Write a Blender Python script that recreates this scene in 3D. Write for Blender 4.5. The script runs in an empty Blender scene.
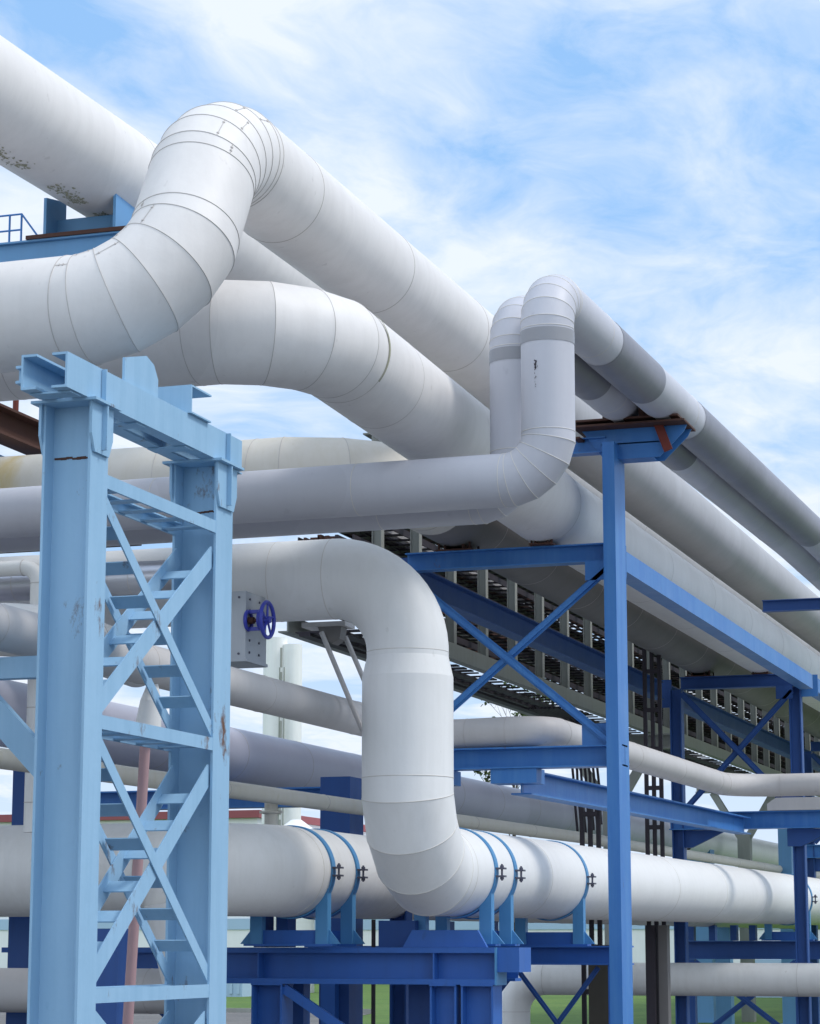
import bpy, math, random
from mathutils import Vector as V, Matrix
random.seed(7)
S = bpy.context.scene
COL = S.collection
PI = math.pi

# ---------------------------------------------------------------- materials
def new_mat(name):
    m = bpy.data.materials.new(name); m.use_nodes = True
    nt = m.node_tree; b = nt.nodes['Principled BSDF']
    return m, nt, b
def N(nt, t, **kw):
    n = nt.nodes.new(t)
    for k, v in kw.items():
        if k.startswith('i_'):
            key = k[2:]
            key = int(key) if key.isdigit() else key.replace('_', ' ')
            n.inputs[key].default_value = v
        else: setattr(n, k, v)
    return n
def ramp(nt, fac, stops):
    r = nt.nodes.new('ShaderNodeValToRGB')
    e = r.color_ramp.elements
    while len(e) < len(stops): e.new(.5)
    for el, (p, c) in zip(e, stops):
        el.position = p; el.color = c if len(c) == 4 else (*c, 1)
    nt.links.new(fac, r.inputs[0]); return r.outputs[0]
def g(v): return (v, v, v)
def mixc(nt, fac, a, b, mode='MIX'):
    m = nt.nodes.new('ShaderNodeMix'); m.data_type = 'RGBA'; m.blend_type = mode
    L = nt.links.new
    if isinstance(fac, (int, float)): m.inputs[0].default_value = fac
    else: L(fac, m.inputs[0])
    for s, i in ((a, 6), (b, 7)):
        if isinstance(s, tuple): m.inputs[i].default_value = (*s[:3], 1)
        else: L(s, m.inputs[i])
    return m.outputs[2]
def coords(nt, scale=(1, 1, 1)):
    gpos = nt.nodes.new('ShaderNodeNewGeometry')
    mp = nt.nodes.new('ShaderNodeMapping'); mp.inputs['Scale'].default_value = scale
    nt.links.new(gpos.outputs['Position'], mp.inputs[0]); return mp.outputs[0]
def noise(nt, vec, scale, detail=5, rough=.6):
    n = N(nt, 'ShaderNodeTexNoise', i_Scale=scale, i_Detail=detail, i_Roughness=rough)
    nt.links.new(vec, n.inputs['Vector']); return n.outputs['Fac']

def painted(name, col, rough=.45, dirt=.35, dirtcol=(.25, .23, .2), streak=.5, rust=0., spec=.4, metal=0, bump=.25, specks=.5, bands=0, bamp=.5, dent=0):
    """aged paint: cloudy soiling, drip streaks, fine scuffs, rust specks"""
    m, nt, b = new_mat(name); L = nt.links.new
    big = ramp(nt, noise(nt, coords(nt), .9, 6, .62), [(.42, g(0)), (.78, g(1))])
    st = ramp(nt, noise(nt, coords(nt, (5, 5, .35)), 1.6, 5, .65), [(.43, g(0)), (.72, g(1))])
    c1 = mixc(nt, mulf(nt, big, dirt * .7), col, tuple(x * .72 + y * .28 for x, y in zip(col, dirtcol)))
    c2 = mixc(nt, mulf(nt, st, streak * .45), c1, tuple(x * .6 + y * .4 for x, y in zip(col, dirtcol)))
    sp = ramp(nt, noise(nt, coords(nt, (1, 1, .6)), 9, 3, .5), [(.70, g(0)), (.76, g(1))])
    c3 = mixc(nt, mulf(nt, sp, specks * .5), c2, dirtcol)
    if bands:   # sheet joints of the cladding seen as faint bands along the run
        vor = nt.nodes.new('ShaderNodeTexWhiteNoise'); vor.noise_dimensions = '1D'
        sep = nt.nodes.new('ShaderNodeSeparateXYZ'); L(coords(nt), sep.inputs[0])
        sm = N(nt, 'ShaderNodeMath', operation='ADD'); L(sep.outputs[0], sm.inputs[0]); L(sep.outputs[1], sm.inputs[1])
        dv = N(nt, 'ShaderNodeMath', operation='DIVIDE', i_1=bands); L(sm.outputs[0], dv.inputs[0])
        fl = N(nt, 'ShaderNodeMath', operation='FLOOR'); L(dv.outputs[0], fl.inputs[0])
        L(fl.outputs[0], vor.inputs['W'])
        c3 = mixc(nt, mulf(nt, vor.outputs['Value'], bamp), c3, tuple(x * .74 for x in col))
    if rust:
        rn = ramp(nt, noise(nt, coords(nt, (1, 1, .5)), 3.2, 8, .72), [(.74 - rust * .16, g(0)), (.80 - rust * .12, g(1))])
        c3 = mixc(nt, rn, c3, (.13, .055, .025))
    L(c3, b.inputs['Base Color'])
    b.inputs['Metallic'].default_value = metal
    b.inputs['Specular IOR Level'].default_value = spec
    rr = N(nt, 'ShaderNodeMapRange', i_3=rough - .08, i_4=rough + .16)
    L(noise(nt, coords(nt), 2.3, 5, .6), rr.inputs[0]); L(rr.outputs[0], b.inputs['Roughness'])
    if bump:
        bp = N(nt, 'ShaderNodeBump', i_Strength=bump, i_Distance=.02)
        L(noise(nt, coords(nt), 3.0, 4, .55), bp.inputs['Height']); L(bp.outputs[0], b.inputs['Normal'])
        if dent:   # shallow oil-canning of the sheet metal
            b2 = N(nt, 'ShaderNodeBump', i_Strength=dent, i_Distance=.05)
            L(noise(nt, coords(nt), 1.1, 2, .5), b2.inputs['Height']); L(b2.outputs[0], bp.inputs['Normal'])
    return m
def mulf(nt, a, k):
    m = N(nt, 'ShaderNodeMath', operation='MULTIPLY', i_1=k); nt.links.new(a, m.inputs[0]); return m.outputs[0]

M = {}
M['white'] = painted('warm_white_cladding', (.76, .735, .72), .5, .8, (.33, .30, .28), .6, bands=2.6, bamp=.22, dent=.5)
M['clean'] = painted('clean_white_paint', (.82, .82, .815), .45, .5, (.4, .4, .36), .6, specks=.4, bands=3.4, bamp=.12, dent=.35)
M['offwhite'] = painted('off_white_paint', (.77, .765, .75), .5, .7, (.30, .28, .22), .7, bands=1.7, bamp=.15, dent=.4)
M['cream'] = painted('cream_paint', (.62, .59, .52), .5, .6, (.42, .36, .16), .9)
def stain(m, x0, x1, col):
    nt = m.node_tree; b = nt.nodes['Principled BSDF']; src = b.inputs['Base Color'].links[0].from_socket
    sep = nt.nodes.new('ShaderNodeSeparateXYZ'); nt.links.new(coords(nt), sep.inputs[0])
    w = N(nt, 'ShaderNodeMath', operation='ADD'); nt.links.new(sep.outputs[0], w.inputs[0]); nt.links.new(mulf(nt, noise(nt, coords(nt, (1, 1, .4)), 4, 4), .5), w.inputs[1])
    f = ramp(nt, w.outputs[0], [(0, g(0)), (.5, g(1)), (1, g(0))]); mr = N(nt, 'ShaderNodeMapRange', i_1=x0, i_2=x1); nt.links.new(w.outputs[0], mr.inputs[0])
    f.node.inputs[0].links and nt.links.remove(f.node.inputs[0].links[0]); nt.links.new(mr.outputs[0], f.node.inputs[0])
    nt.links.new(mixc(nt, mulf(nt, f, .6), src, col), b.inputs['Base Color'])
M['creamp5'] = painted('cream_paint_stained', (.64, .61, .55), .5, .6, (.42, .36, .20), .9); stain(M['creamp5'], -12.55, -12.15, (.50, .36, .08))
M['grey'] = painted('blue_grey_cladding', (.57, .575, .63), .45, .5, (.28, .28, .33), .5, bands=1.9)
M['greydark'] = painted('galvanised_grey_band', (.30, .305, .33), .38, .4, (.2, .2, .22), .4)
M['slate'] = painted('dark_slate_cladding', (.25, .25, .29), .42, .6, (.1, .1, .13), .4, bands=1.3)
M['silver'] = painted('silver_grey_cladding', (.33, .34, .40), .30, .6, (.2, .2, .25), .3, metal=.35, bands=1.15, spec=.5)
M['purple'] = painted('lilac_grey_cladding', (.56, .56, .66), .42, .6, (.3, .3, .4), .3, metal=0, bands=2.3)
M['dull'] = painted('dull_grey_cladding', (.56, .54, .535), .55, .6, (.2, .19, .17), .5)
M['dusky'] = painted('dusky_grey_and_run_shade', (.19, .18, .175), .6, .7, (.10, .09, .08), .6)
M['brown'] = painted('dark_brown_steel', (.055, .05, .04), .7, .7, (.03, .025, .02), .6)
M['valvegrey'] = painted('valve_box_sheet', (.42, .45, .49), .4, .6, (.2, .2, .2), .6, metal=.3)
M['greyrun'] = painted('dull_grey_run', (.40, .395, .405), .45, .7, (.2, .19, .19), .7, bands=1.7, bamp=.3, dent=.4)
M['metal'] = painted('bare_sheet_metal', (.52, .53, .58), .28, .6, (.18, .19, .22), .3, metal=.75, bands=.42)
M['seam'] = painted('seam_grime', (.50, .47, .45), .7, .3, (.1, .09, .07), .3)
M['bead'] = painted('seam_bead', (.66, .635, .60), .4, .5, (.25, .2, .15), .4)
M['tower'] = painted('pale_blue_paint', (.29, .48, .66), .55, 1.0, (.13, .30, .46), 1.5, rust=.82, bump=.35, specks=.5)
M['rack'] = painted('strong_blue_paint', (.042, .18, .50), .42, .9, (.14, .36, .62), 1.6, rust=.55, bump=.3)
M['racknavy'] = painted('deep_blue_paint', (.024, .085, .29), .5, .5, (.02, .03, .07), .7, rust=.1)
M['low'] = painted('mid_blue_paint', (.028, .125, .44), .4, .5, (.03, .07, .15), .8, rust=.05, bump=.3)
M['faded'] = painted('faded_blue_paint', (.13, .31, .55), .5, .7, (.1, .2, .3), .9, rust=.2)
M['strap'] = painted('strap_blue_paint', (.08, .27, .52), .4, .4, (.04, .1, .2), .5)
M['wheel'] = painted('violet_blue_enamel', (.045, .06, .40), .3, .2, (.02, .02, .1), .2)
M['dark'] = painted('dark_steel', (.035, .03, .04), .6, .5, (.08, .04, .03), .5)
M['rusty'] = painted('rusty_steel', (.085, .038, .028), .75, .7, (.03, .02, .02), .6)
M['redlead'] = painted('red_primer', (.17, .032, .022), .6, .6, (.05, .02, .02), .6)
M['concrete'] = painted('gallery_grey', (.30, .315, .29), .75, .7, (.14, .11, .07), .9, rust=.1)
M['pink'] = painted('pink_hose_wrap', (.42, .27, .28), .6, .6, (.25, .15, .15), .5)
M['bolt'] = painted('zinc_bolts', (.10, .10, .14), .4, .4, (.05, .05, .06), .3, metal=.5)
M['moss'] = painted('moss_stain', (.34, .34, .25), .9, .8, (.12, .11, .08), .5)
M['scuff'] = painted('scuff_mark', (.16, .15, .15), .8, .5, (.05, .05, .05), .5)
M['wall'] = painted('white_render_wall', (.80, .81, .83), .8, .5, (.45, .5, .5), .6)
M['wallblue'] = painted('pale_blue_panel', (.38, .52, .68), .7, .4, (.3, .4, .5), .5)
M['wallred'] = painted('brick_red_panel', (.28, .08, .09), .7, .4, (.1, .05, .05), .5)
M['glass'] = painted('dark_window', (.05, .07, .09), .15, .2, (.05, .05, .05), .1)

def ground_mat(name, cols, sc, bump=.6):
    m, nt, b = new_mat(name); L = nt.links.new
    c = ramp(nt, noise(nt, coords(nt), sc, 8, .7), [(.25, cols[0]), (.5, cols[1]), (.75, cols[2])])
    d = ramp(nt, noise(nt, coords(nt), sc * 14, 4, .7), [(.3, g(.55)), (.7, g(1.25))])
    L(mixc(nt, .8, c, d, 'MULTIPLY'), b.inputs['Base Color']); b.inputs['Roughness'].default_value = .9
    bp = N(nt, 'ShaderNodeBump', i_Strength=bump, i_Distance=.05)
    L(noise(nt, coords(nt), sc * 10, 4, .7), bp.inputs['Height']); L(bp.outputs[0], b.inputs['Normal'])
    return m
M['grass'] = ground_mat('mown_grass', [(.055, .115, .012), (.085, .17, .018), (.13, .20, .03)], .35)
M['asphalt'] = ground_mat('asphalt', [(.12, .115, .115), (.16, .155, .15), (.20, .19, .185)], .8, .3)
M['gravel'] = ground_mat('gravel', [(.11, .11, .115), (.15, .15, .155), (.19, .19, .195)], .8, .5)
M['bark'] = ground_mat('bark', [(.05, .04, .03), (.08, .065, .05), (.11, .09, .07)], 3)
M['leaf'] = ground_mat('leaf', [(.04, .07, .02), (.06, .10, .03), (.09, .12, .04)], 3)

# ---------------------------------------------------------------- mesh builder
class MB:
    def __init__(s): s.v = []; s.f = []; s.m = []; s.sm = []
    def add(s, vs, fs, mi=0, smooth=False):
        o = len(s.v); s.v += [V(p) for p in vs]
        for f in fs: s.f.append([i + o for i in f]); s.m.append(mi); s.sm.append(smooth)
    def box(s, x0, x1, y0, y1, z0, z1, mi=0):
        p = [(x, y, z) for z in (z0, z1) for y in (y0, y1) for x in (x0, x1)]
        s.add(p, [(0, 2, 3, 1), (4, 5, 7, 6), (0, 1, 5, 4), (2, 6, 7, 3), (0, 4, 6, 2), (1, 3, 7, 5)], mi); return s
    def obox(s, p0, p1, w, h, up=(0, 0, 1), mi=0, off=(0, 0)):
        """bar from p0 to p1, w wide (side), h high (up); off shifts in side/up"""
        p0 = V(p0); p1 = V(p1); d = (p1 - p0).normalized(); u = V(up)
        sd = d.cross(u).normalized(); u = sd.cross(d).normalized()
        c = []
        for p in (p0, p1):
            for a, b in ((-1, -1), (1, -1), (1, 1), (-1, 1)):
                c.append(p + sd * (off[0] + a * w / 2) + u * (off[1] + b * h / 2))
        s.add(c, [(0, 1, 2, 3), (7, 6, 5, 4), (0, 4, 5, 1), (1, 5, 6, 2), (2, 6, 7, 3), (3, 7, 4, 0)], mi); return s
    def ibeam(s, p0, p1, w, h, up=(0, 0, 1), tf=.02, tw=.014, mi=0, kind='I'):
        if kind == 'I':
            s.obox(p0, p1, w, tf, up, mi, (0, h / 2 - tf / 2)); s.obox(p0, p1, w, tf, up, mi, (0, -h / 2 + tf / 2))
            s.obox(p0, p1, tw, h - 2 * tf, up, mi)
        elif kind in ('C', 'D'):   # channel: web on the + / - side
            k = 1 if kind == 'C' else -1
            s.obox(p0, p1, tw, h, up, mi, (k * (w / 2 - tw / 2), 0))
            s.obox(p0, p1, w - tw, tf, up, mi, (-k * tw / 2, h / 2 - tf / 2)); s.obox(p0, p1, w - tw, tf, up, mi, (-k * tw / 2, -h / 2 + tf / 2))
        elif kind == 'L':
            s.obox(p0, p1, tw, h, up, mi, (w / 2 - tw / 2, 0)); s.obox(p0, p1, w - tw, tf, up, mi, (-tw / 2, h / 2 - tf / 2))
        return s
    def prism(s, pts, n0, n1, axis='X', mi=0):
        """polygon pts in the plane across axis, extruded from n0 to n1"""
        def P(a, b, n): return {'X': (n, a, b), 'Y': (a, n, b), 'Z': (a, b, n)}[axis]
        k = len(pts); vs = [P(a, b, n0) for a, b in pts] + [P(a, b, n1) for a, b in pts]
        s.add(vs, [tuple(range(k))[::-1], tuple(range(k, 2 * k))] + [(i, (i + 1) % k, k + (i + 1) % k, k + i) for i in range(k)], mi); return s
    def cyl(s, p0, p1, r0, r1=None, n=16, mi=0, caps=True):
        r1 = r0 if r1 is None else r1
        p0 = V(p0); p1 = V(p1); d = (p1 - p0).normalized(); a = d.orthogonal().normalized(); b = d.cross(a)
        vs = []
        for p, r in ((p0, r0), (p1, r1)):
            for i in range(n):
                t = 2 * PI * i / n; vs.append(p + (a * math.cos(t) + b * math.sin(t)) * r)
        s.add(vs, [(i, (i + 1) % n, n + (i + 1) % n, n + i) for i in range(n)], mi, True)
        if caps:
            s.add(vs[:n], [tuple(range(n))[::-1]], mi); s.add(vs[n:], [tuple(range(n))], mi)
        return s
    def torus(s, c, axis, R, r, n=32, k=8, mi=0):
        c = V(c); ax = V(axis).normalized(); a = ax.orthogonal().normalized(); b = ax.cross(a); vs = []
        for i in range(n):
            t = 2 * PI * i / n; e = a * math.cos(t) + b * math.sin(t)
            for j in range(k):
                q = 2 * PI * j / k; vs.append(c + e * (R + r * math.cos(q)) + ax * r * math.sin(q))
        s.add(vs, [(i * k + j, ((i + 1) % n) * k + j, ((i + 1) % n) * k + (j + 1) % k, i * k + (j + 1) % k) for i in range(n) for j in range(k)], mi, True); return s
    def build(s, name, mats, parent=None, kind=None):
        me = bpy.data.meshes.new(name)
        off = V(parent['_o']) if parent is not None and '_o' in parent else V((0, 0, 0))
        me.from_pydata([p - off for p in s.v], [], s.f)
        for m in (mats if isinstance(mats, (list, tuple)) else [mats]): me.materials.append(m)
        me.polygons.foreach_set('material_index', s.m); me.polygons.foreach_set('use_smooth', s.sm)
        me.update()
        import bmesh
        bm = bmesh.new(); bm.from_mesh(me); bmesh.ops.recalc_face_normals(bm, faces=bm.faces); bm.to_mesh(me); bm.free()
        o = bpy.data.objects.new(name, me); COL.objects.link(o)
        if parent is not None:
            o.parent = parent
            if parent.type == 'MESH': o['_o'] = parent.get('_o', (0, 0, 0))
            else: o['_o'] = parent['_o']
        if kind: o['kind'] = kind
        return o
def thing(name, label, cat, loc, group=None):
    o = bpy.data.objects.new(name, None); COL.objects.link(o); o.location = loc; o['_o'] = tuple(loc)
    o['label'] = label; o['category'] = cat; o.empty_display_size = .2
    if group: o['group'] = group
    return o
def tag(o, label, cat, group=None):
    o['label'] = label; o['category'] = cat
    if group: o['group'] = group
    return o

# ---------------------------------------------------------------- pipes
NS = 56
def sweep(mb, pts, radii, gored, seam_rings=None, h=.007, w=.014, caps=(False, False)):
    """Mitred pipe through pts. gored=True: every gore is its own cylinder (sharp seams)."""
    P = [V(p) for p in pts]; n = len(P)
    D = [(P[i + 1] - P[i]).normalized() for i in range(n - 1)]
    a = D[0].cross(V((0.01, 0.02, 1))).normalized()
    if a.length < .5: a = V((1, 0, 0))
    b = D[0].cross(a)
    rings = []   # list of (ring pts, normal dirs)
    fr = (a, b)
    for i in range(n):
        d0 = D[max(i - 1, 0)]; d1 = D[min(i, n - 2)]
        nn = (d0 + d1).normalized(); a, b = fr; r = radii[i]
        ring = []; outs = []
        for k in range(NS):
            t = 2 * PI * k / NS; e = a * math.cos(t) + b * math.sin(t)
            c = e * r; sl = -(c.dot(nn)) / (d0.dot(nn)); ring.append(P[i] + c + d0 * sl); outs.append(e)
        rings.append((ring, outs, nn))
        if d0.angle(d1) > 1e-5:
            q = d0.rotation_difference(d1); fr = (q @ a, q @ b)
    F = [(k, (k + 1) % NS, NS + (k + 1) % NS, NS + k) for k in range(NS)]
    if gored:
        for i in range(n - 1): mb.add(rings[i][0] + rings[i + 1][0], F, 0, True)
    else:
        vs = [p for r in rings for p in r[0]]
        mb.add(vs, [tuple(x + i * NS for x in f) for i in range(n - 1) for f in F], 0, True)
    for cflag, idx in ((caps[0], 0), (caps[1], -1)):
        if cflag: mb.add(rings[idx][0], [tuple(range(NS))], 0)
    for i in (seam_rings or []):
        ring, outs, nn = rings[i]
        vs = []
        for p, e in zip(ring, outs):
            oo = (e - nn * e.dot(nn)).normalized()
            vs += [p - oo * .004 - nn * w / 2, p + oo * h - nn * w / 4, p + oo * h + nn * w / 4, p - oo * .004 + nn * w / 2]
        mb.add(vs, [(4 * k + j, 4 * ((k + 1) % NS) + j, 4 * ((k + 1) % NS) + j + 1, 4 * k + j + 1) for k in range(NS) for j in range(3)], 1, True)
    return rings

def lonseam(mb, rings, idx):
    """lengthwise lap joints with little draw-latches on each gore"""
    for q, k in enumerate(idx):
        for i in range(len(rings) - 1):
            if (i + q) % 2: continue
            a = rings[i][0][k]; b = rings[i + 1][0][k]; e = rings[i][1][k]
            d = (b - a).normalized(); t = e.cross(d).normalized(); w = .004
            a2 = a + e * .003; b2 = b + e * .003
            mb.add([a2 - t * w, a2 + t * w, b2 + t * w, b2 - t * w], [(0, 1, 2, 3)], 1)
            for p in (a + d * .04, b - d * .04):
                mb.obox(p + e * .003 - t * .011, p + e * .003 + t * .011, .010, .006, e, 1)

def pipeline(root, corners, r, mat, seam='seam', step=1.9, gores=5, gored=True, seamh=.006, seamw=.014, maxseam=60, phase=.6, mats=None, names=None, capend=True, lon=()):
    """corners: [(point, bend radius)], straight runs and elbows become separate parts of root"""
    P = [V(c[0]) for c in corners]; R = [c[1] for c in corners]
    cuts = []
    for i in range(len(P)):
        if 0 < i < len(P) - 1 and R[i]:
            d0 = (P[i] - P[i - 1]).normalized(); d1 = (P[i + 1] - P[i]).normalized(); ang = d0.angle(d1)
            t = R[i] * math.tan(ang / 2); cuts.append((P[i] - d0 * t, P[i] + d1 * t, d0, d1, ang))
        else: cuts.append((P[i], P[i], None, None, 0))
    out = []
    rr = r if isinstance(r, (list, tuple)) else [r] * (2 * len(P))
    mm = mats or {}
    for i in range(len(P) - 1):
        A = cuts[i][1]; B = cuts[i + 1][0]; L = (B - A).length
        k = max(2, int(L)) if L > 1 else 1
        # straight run
        d = (B - A).normalized(); pos = [0]; x = phase
        while x < min(L - .25, maxseam): pos.append(x); x += step
        pos.append(L)
        mb = MB(); sweep(mb, [A + d * q for q in pos], [r] * len(pos), False, list(range(1, len(pos) - 1)), seamh, seamw,
                         (i == 0 and capend, i == len(P) - 2 and capend))
        out.append(mb.build('pipe_run', [mm.get(i, M[mat]), M[seam]], root))
        if cuts[i + 1][2] is not None:
            a0, a1, d0, d1, ang = cuts[i + 1]; Rb = R[i + 1]
            ax = d0.cross(d1).normalized(); cen = a0 + (d1 - d0 * d0.dot(d1)).normalized() * Rb
            gn = gores if gored else 14
            nodes = [a0]
            if ang < .12: gn = 2
            seg = ang / gn; Ro = Rb / math.cos(seg / 2)   # polygon circumscribing the arc: tangent at both ends
            for k in range(gn):
                q = Matrix.Rotation(seg * (k + .5), 3, ax); nodes.append(cen + (q @ (a0 - cen)).normalized() * Ro)
            nodes.append(a1)
            mb = MB()
            sr = [] if ang < .12 else list(range(0, len(nodes))) if gored else [0, len(nodes) - 1]
            rg = sweep(mb, nodes, [r] * len(nodes), gored and ang > .12, sr, seamh * 1.2, seamw)
            lonseam(mb, rg, lon)
            out.append(mb.build('elbow', [M[mat] if not mm.get('e') else mm['e'], M['bead' if gored and seam == 'bead' else seam]], root))
    return out

def shoe(root, x, y, ztop, zbase, along='Y', mat='rusty', L=.45, w=.22):
    """pipe shoe: base plate, two webs, part of the pipe it carries"""
    mb = MB()
    if along == 'Y':
        mb.box(x - w, x + w, y - L / 2, y + L / 2, zbase, zbase + .02)
        for s in (-.5, .5): mb.box(x + s * w - .01, x + s * w + .01, y - L / 2 + .02, y + L / 2 - .02, zbase + .02, ztop + .05)
        mb.box(x - w * .7, x + w * .7, y - .01, y + .01, zbase + .02, ztop + .03)
        for s in (-1, 1):
            for q in (-1, 1): mb.cyl((x + s * w * .85, y + q * L * .4, zbase - .01), (x + s * w * .85, y + q * L * .4, zbase + .1), .014, n=8)
    else:
        mb.box(x - L / 2, x + L / 2, y - w, y + w, zbase, zbase + .02)
        for s in (-.5, .5): mb.box(x - L / 2 + .02, x + L / 2 - .02, y + s * w - .01, y + s * w + .01, zbase + .02, ztop + .05)
    return mb.build('pipe_shoe', M[mat], root)

FAR = 130
# --- T : the fat pipe at the top left, behind everything
T = thing('pipeline', 'thickest white pipe crossing the top left corner with green moss along its underside', 'pipe', (-10.1, 19, 7.0))
pipeline(T, [((-11.30, -6, 9.69), 0), ((-9.64, 31, 9.28), 40), ((-9.64, FAR, 9.2), 0)], .5, 'white', step=6, phase=3, seamh=.003, seamw=.01)
# moss patches on its underside (thin irregular crusts following the skin)
def patch(root, name, axisfn, r, s0, s1, a0, a1, n, mat, sz=.03, seed=1, label=None):
    rnd = random.Random(seed); mb = MB()
    for _ in range(n):
        s_ = rnd.uniform(s0, s1); a_ = rnd.gauss((a0 + a1) / 2, (a1 - a0) / 3.2)
        c, u, w_, d = axisfn(s_); k = 7; rad = sz * rnd.uniform(.4, 1.3); vs = []
        for j in range(k):
            t = 2 * PI * j / k; rj = rad * rnd.uniform(.5, 1.2)
            aa = a_ + math.sin(t) * rj / r; e = u * math.cos(aa) + w_ * math.sin(aa)
            vs.append(c + d * math.cos(t) * rj * rnd.uniform(1, 2.4) + e * (r + .004))
        e = u * math.cos(a_) + w_ * math.sin(a_)
        vs.append(c + e * (r + .010)); mb.add(vs, [(j, (j + 1) % k, k) for j in range(k)], 0)
    o = mb.build(name, M[mat], root)
    if label: o['label'] = label
    return o
def Taxis(y):
    t = (y + 6) / 37; c = V((-11.30, -6, 9.69)).lerp(V((-9.64, 31, 9.28)), t); return c, V((0, 0, -1)), V((1, 0, 0)), V((0, 1, 0))
for a, b, s in ((18.4, 19.2, 3), (19.7, 20.3, 4), (20.6, 21.1, 6)):
    patch(T, 'moss_patch', Taxis, .5, a, b, -.10, .20, 120, 'moss', .012, s)

# --- P1 : rises in a gored S bend over the tower, then runs away
X1, Z1, Y1, ZL1 = -7.72, 8.49, 17.0, 6.85
P1 = thing('pipeline', 'big white pipe with gored S-bend rising over the pale blue tower, nearest the camera', 'pipe', (X1, 16.2, 5.9))
pipeline(P1, [((-34, Y1, ZL1 - .12), 0), ((X1, Y1, ZL1), .80), ((X1, 17.95, Z1), .85), ((X1, FAR, Z1), 0)], .45, 'white', 'seam', 2.6, 5, True, .004, .009, 60, 1.0, lon=(50, 47))
mb = MB(); sweep(mb, [(X1, 27.6, Z1), (X1, FAR, Z1)], [.4545, .4545], False); mb.build('cladding_band', M['greyrun'], P1)  # grey sleeve over the far run, duller than the white before it
# --- P3 : second white pipe, turns flat beneath it
X3, Z3, Y3 = -7.12, 6.9, 18.55
P3 = thing('pipeline', 'white pipe turning level behind the tower top, below the S-bend, with a stained ring seam', 'pipe', (X3, 19, 6.4))
pipeline(P3, [((-34, Y3, Z3 + .12), 0), ((X3, Y3, Z3 + .10), .95), ((X3, 27, 6.78), 30), ((X3, FAR, 6.78), 0)], .45, 'white', 'seam', 2.9, 4, True, .002, .009, 60, 1.0)
mb = MB(); sweep(mb, [(X3, 19.49, 6.985), (X3, 19.53, 6.984)], [.456, .456], False); mb.build('stained_ring', M['moss'], P3)
shoe(P3, X3, 26.4, 6.36, 6.311, w=.14); shoe(P3, X3, 40.4, 6.36, 6.311, w=.14)
# --- P5 : cream pipe turning behind
X5, Z5, Y5 = -8.2, 6.82, 24.0
P5 = thing('pipeline', 'cream pipe with yellow stains behind the tower head, turning level above the grey pipe', 'pipe', (X5, 24, 6.3))
pl = pipeline(P5, [((-34, Y5, Z5), 0), ((X5, Y5, Z5), 1.5), ((X5, FAR, Z5), 0)], .45, 'creamp5', 'seam', 2.4, 4, True, .003, .010, 60, 1.6)
pl[-1].data.materials[0] = M['dusky']  # run under the rack coloured dark to stand for its shade
shoe(P5, X5, 26.5, Z5 - .45, 6.31); shoe(P5, X5, 40.5, Z5 - .45, 6.31)

# --- F1, F2 : the grey twins
def twin(label, x, y, zb, zt, loc, band):
    t = thing('pipeline', label, 'pipe', loc, 'twin grey pipes with vertical risers')
    pipeline(t, [((-34, y + .75, zb + .06), 0), ((x, y, zb), .42), ((x, y, zt), .36), ((x - .02, y + 16, zt + .30), 60), ((x - .1, FAR, zt + .34), 0)], .25, 'grey', 'bead', 2.1, 5, True, .003, .010, 60, 1.3)
    kz = .30 / 16
    rows = [((x, y, zt - .50), (x, y, zt - .375))]
    for ya, yb in (((2.05, 4.05), (6.25, 15.5)), ((1.2, 3.0), (5.2, 7.6)))[band]:
        rows.append(((x - .00125 * ya, y + ya, zt + kz * ya), (x - .00125 * yb, y + yb, zt + kz * yb)))
    for q, (a, b) in enumerate(rows):
        mb = MB(); sweep(mb, [a, b], [.2535, .2535], False); mb.build('cladding_band', M['slate' if q else 'greydark'], t)
    return t
F1 = twin('front one of the grey twin risers, scratched near its top, with its elbow lowest', -5.64, 21.05, 6.05, 7.80, (-5.64, 21, 5.8), 0)
F2 = twin('rear grey twin riser half hidden behind the scratched front one', -6.15, 21.75, 6.03, 7.82, (-6.17, 21.7, 5.8), 1)
def F1ax(z): return V((-5.64, 21.05, z)), V((0, -1, 0)), V((1, 0, 0)), V((0, 0, 1))
patch(F1, 'scratch_mark', F1ax, .25, 7.02, 7.13, -.24, -.17, 12, 'dark', .009, 9)
patch(F1, 'scratch_mark', F1ax, .25, 6.86, 7.0, -.24, -.16, 8, 'scuff', .006, 10)

# --- E/B : clean white swan-neck and the long run B
XB, ZB, YE, ZE = -7.53, 2.54, 22.6, 5.45
EB = thing('pipeline', 'clean white swan-neck pipe dropping in the centre and running away low to the right', 'pipe', (XB, YE, 2.1))
pipeline(EB, [((-34, YE, ZE + .02), 0), ((XB, YE, ZE), .78), ((XB, YE, 4.62), 0)], .41, 'clean', 'bead', 2.2, 5, False, .002, .012, 60, .9, capend=False)
mb = MB(); sweep(mb, [(XB, YE, 4.62), (XB, YE, 4.42)], [.41, .455], False, [], .005, .014); mb.build('reducer', [M['clean'], M['bead']], EB)
pipeline(EB, [((XB, YE, 4.42), 0), ((XB, YE, ZB), .88), ((XB + .1, FAR, ZB + .42), 0)], .455, 'clean', 'bead', 3.4, 4, True, .003, .012, 60, 2.9, capend=False)
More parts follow.
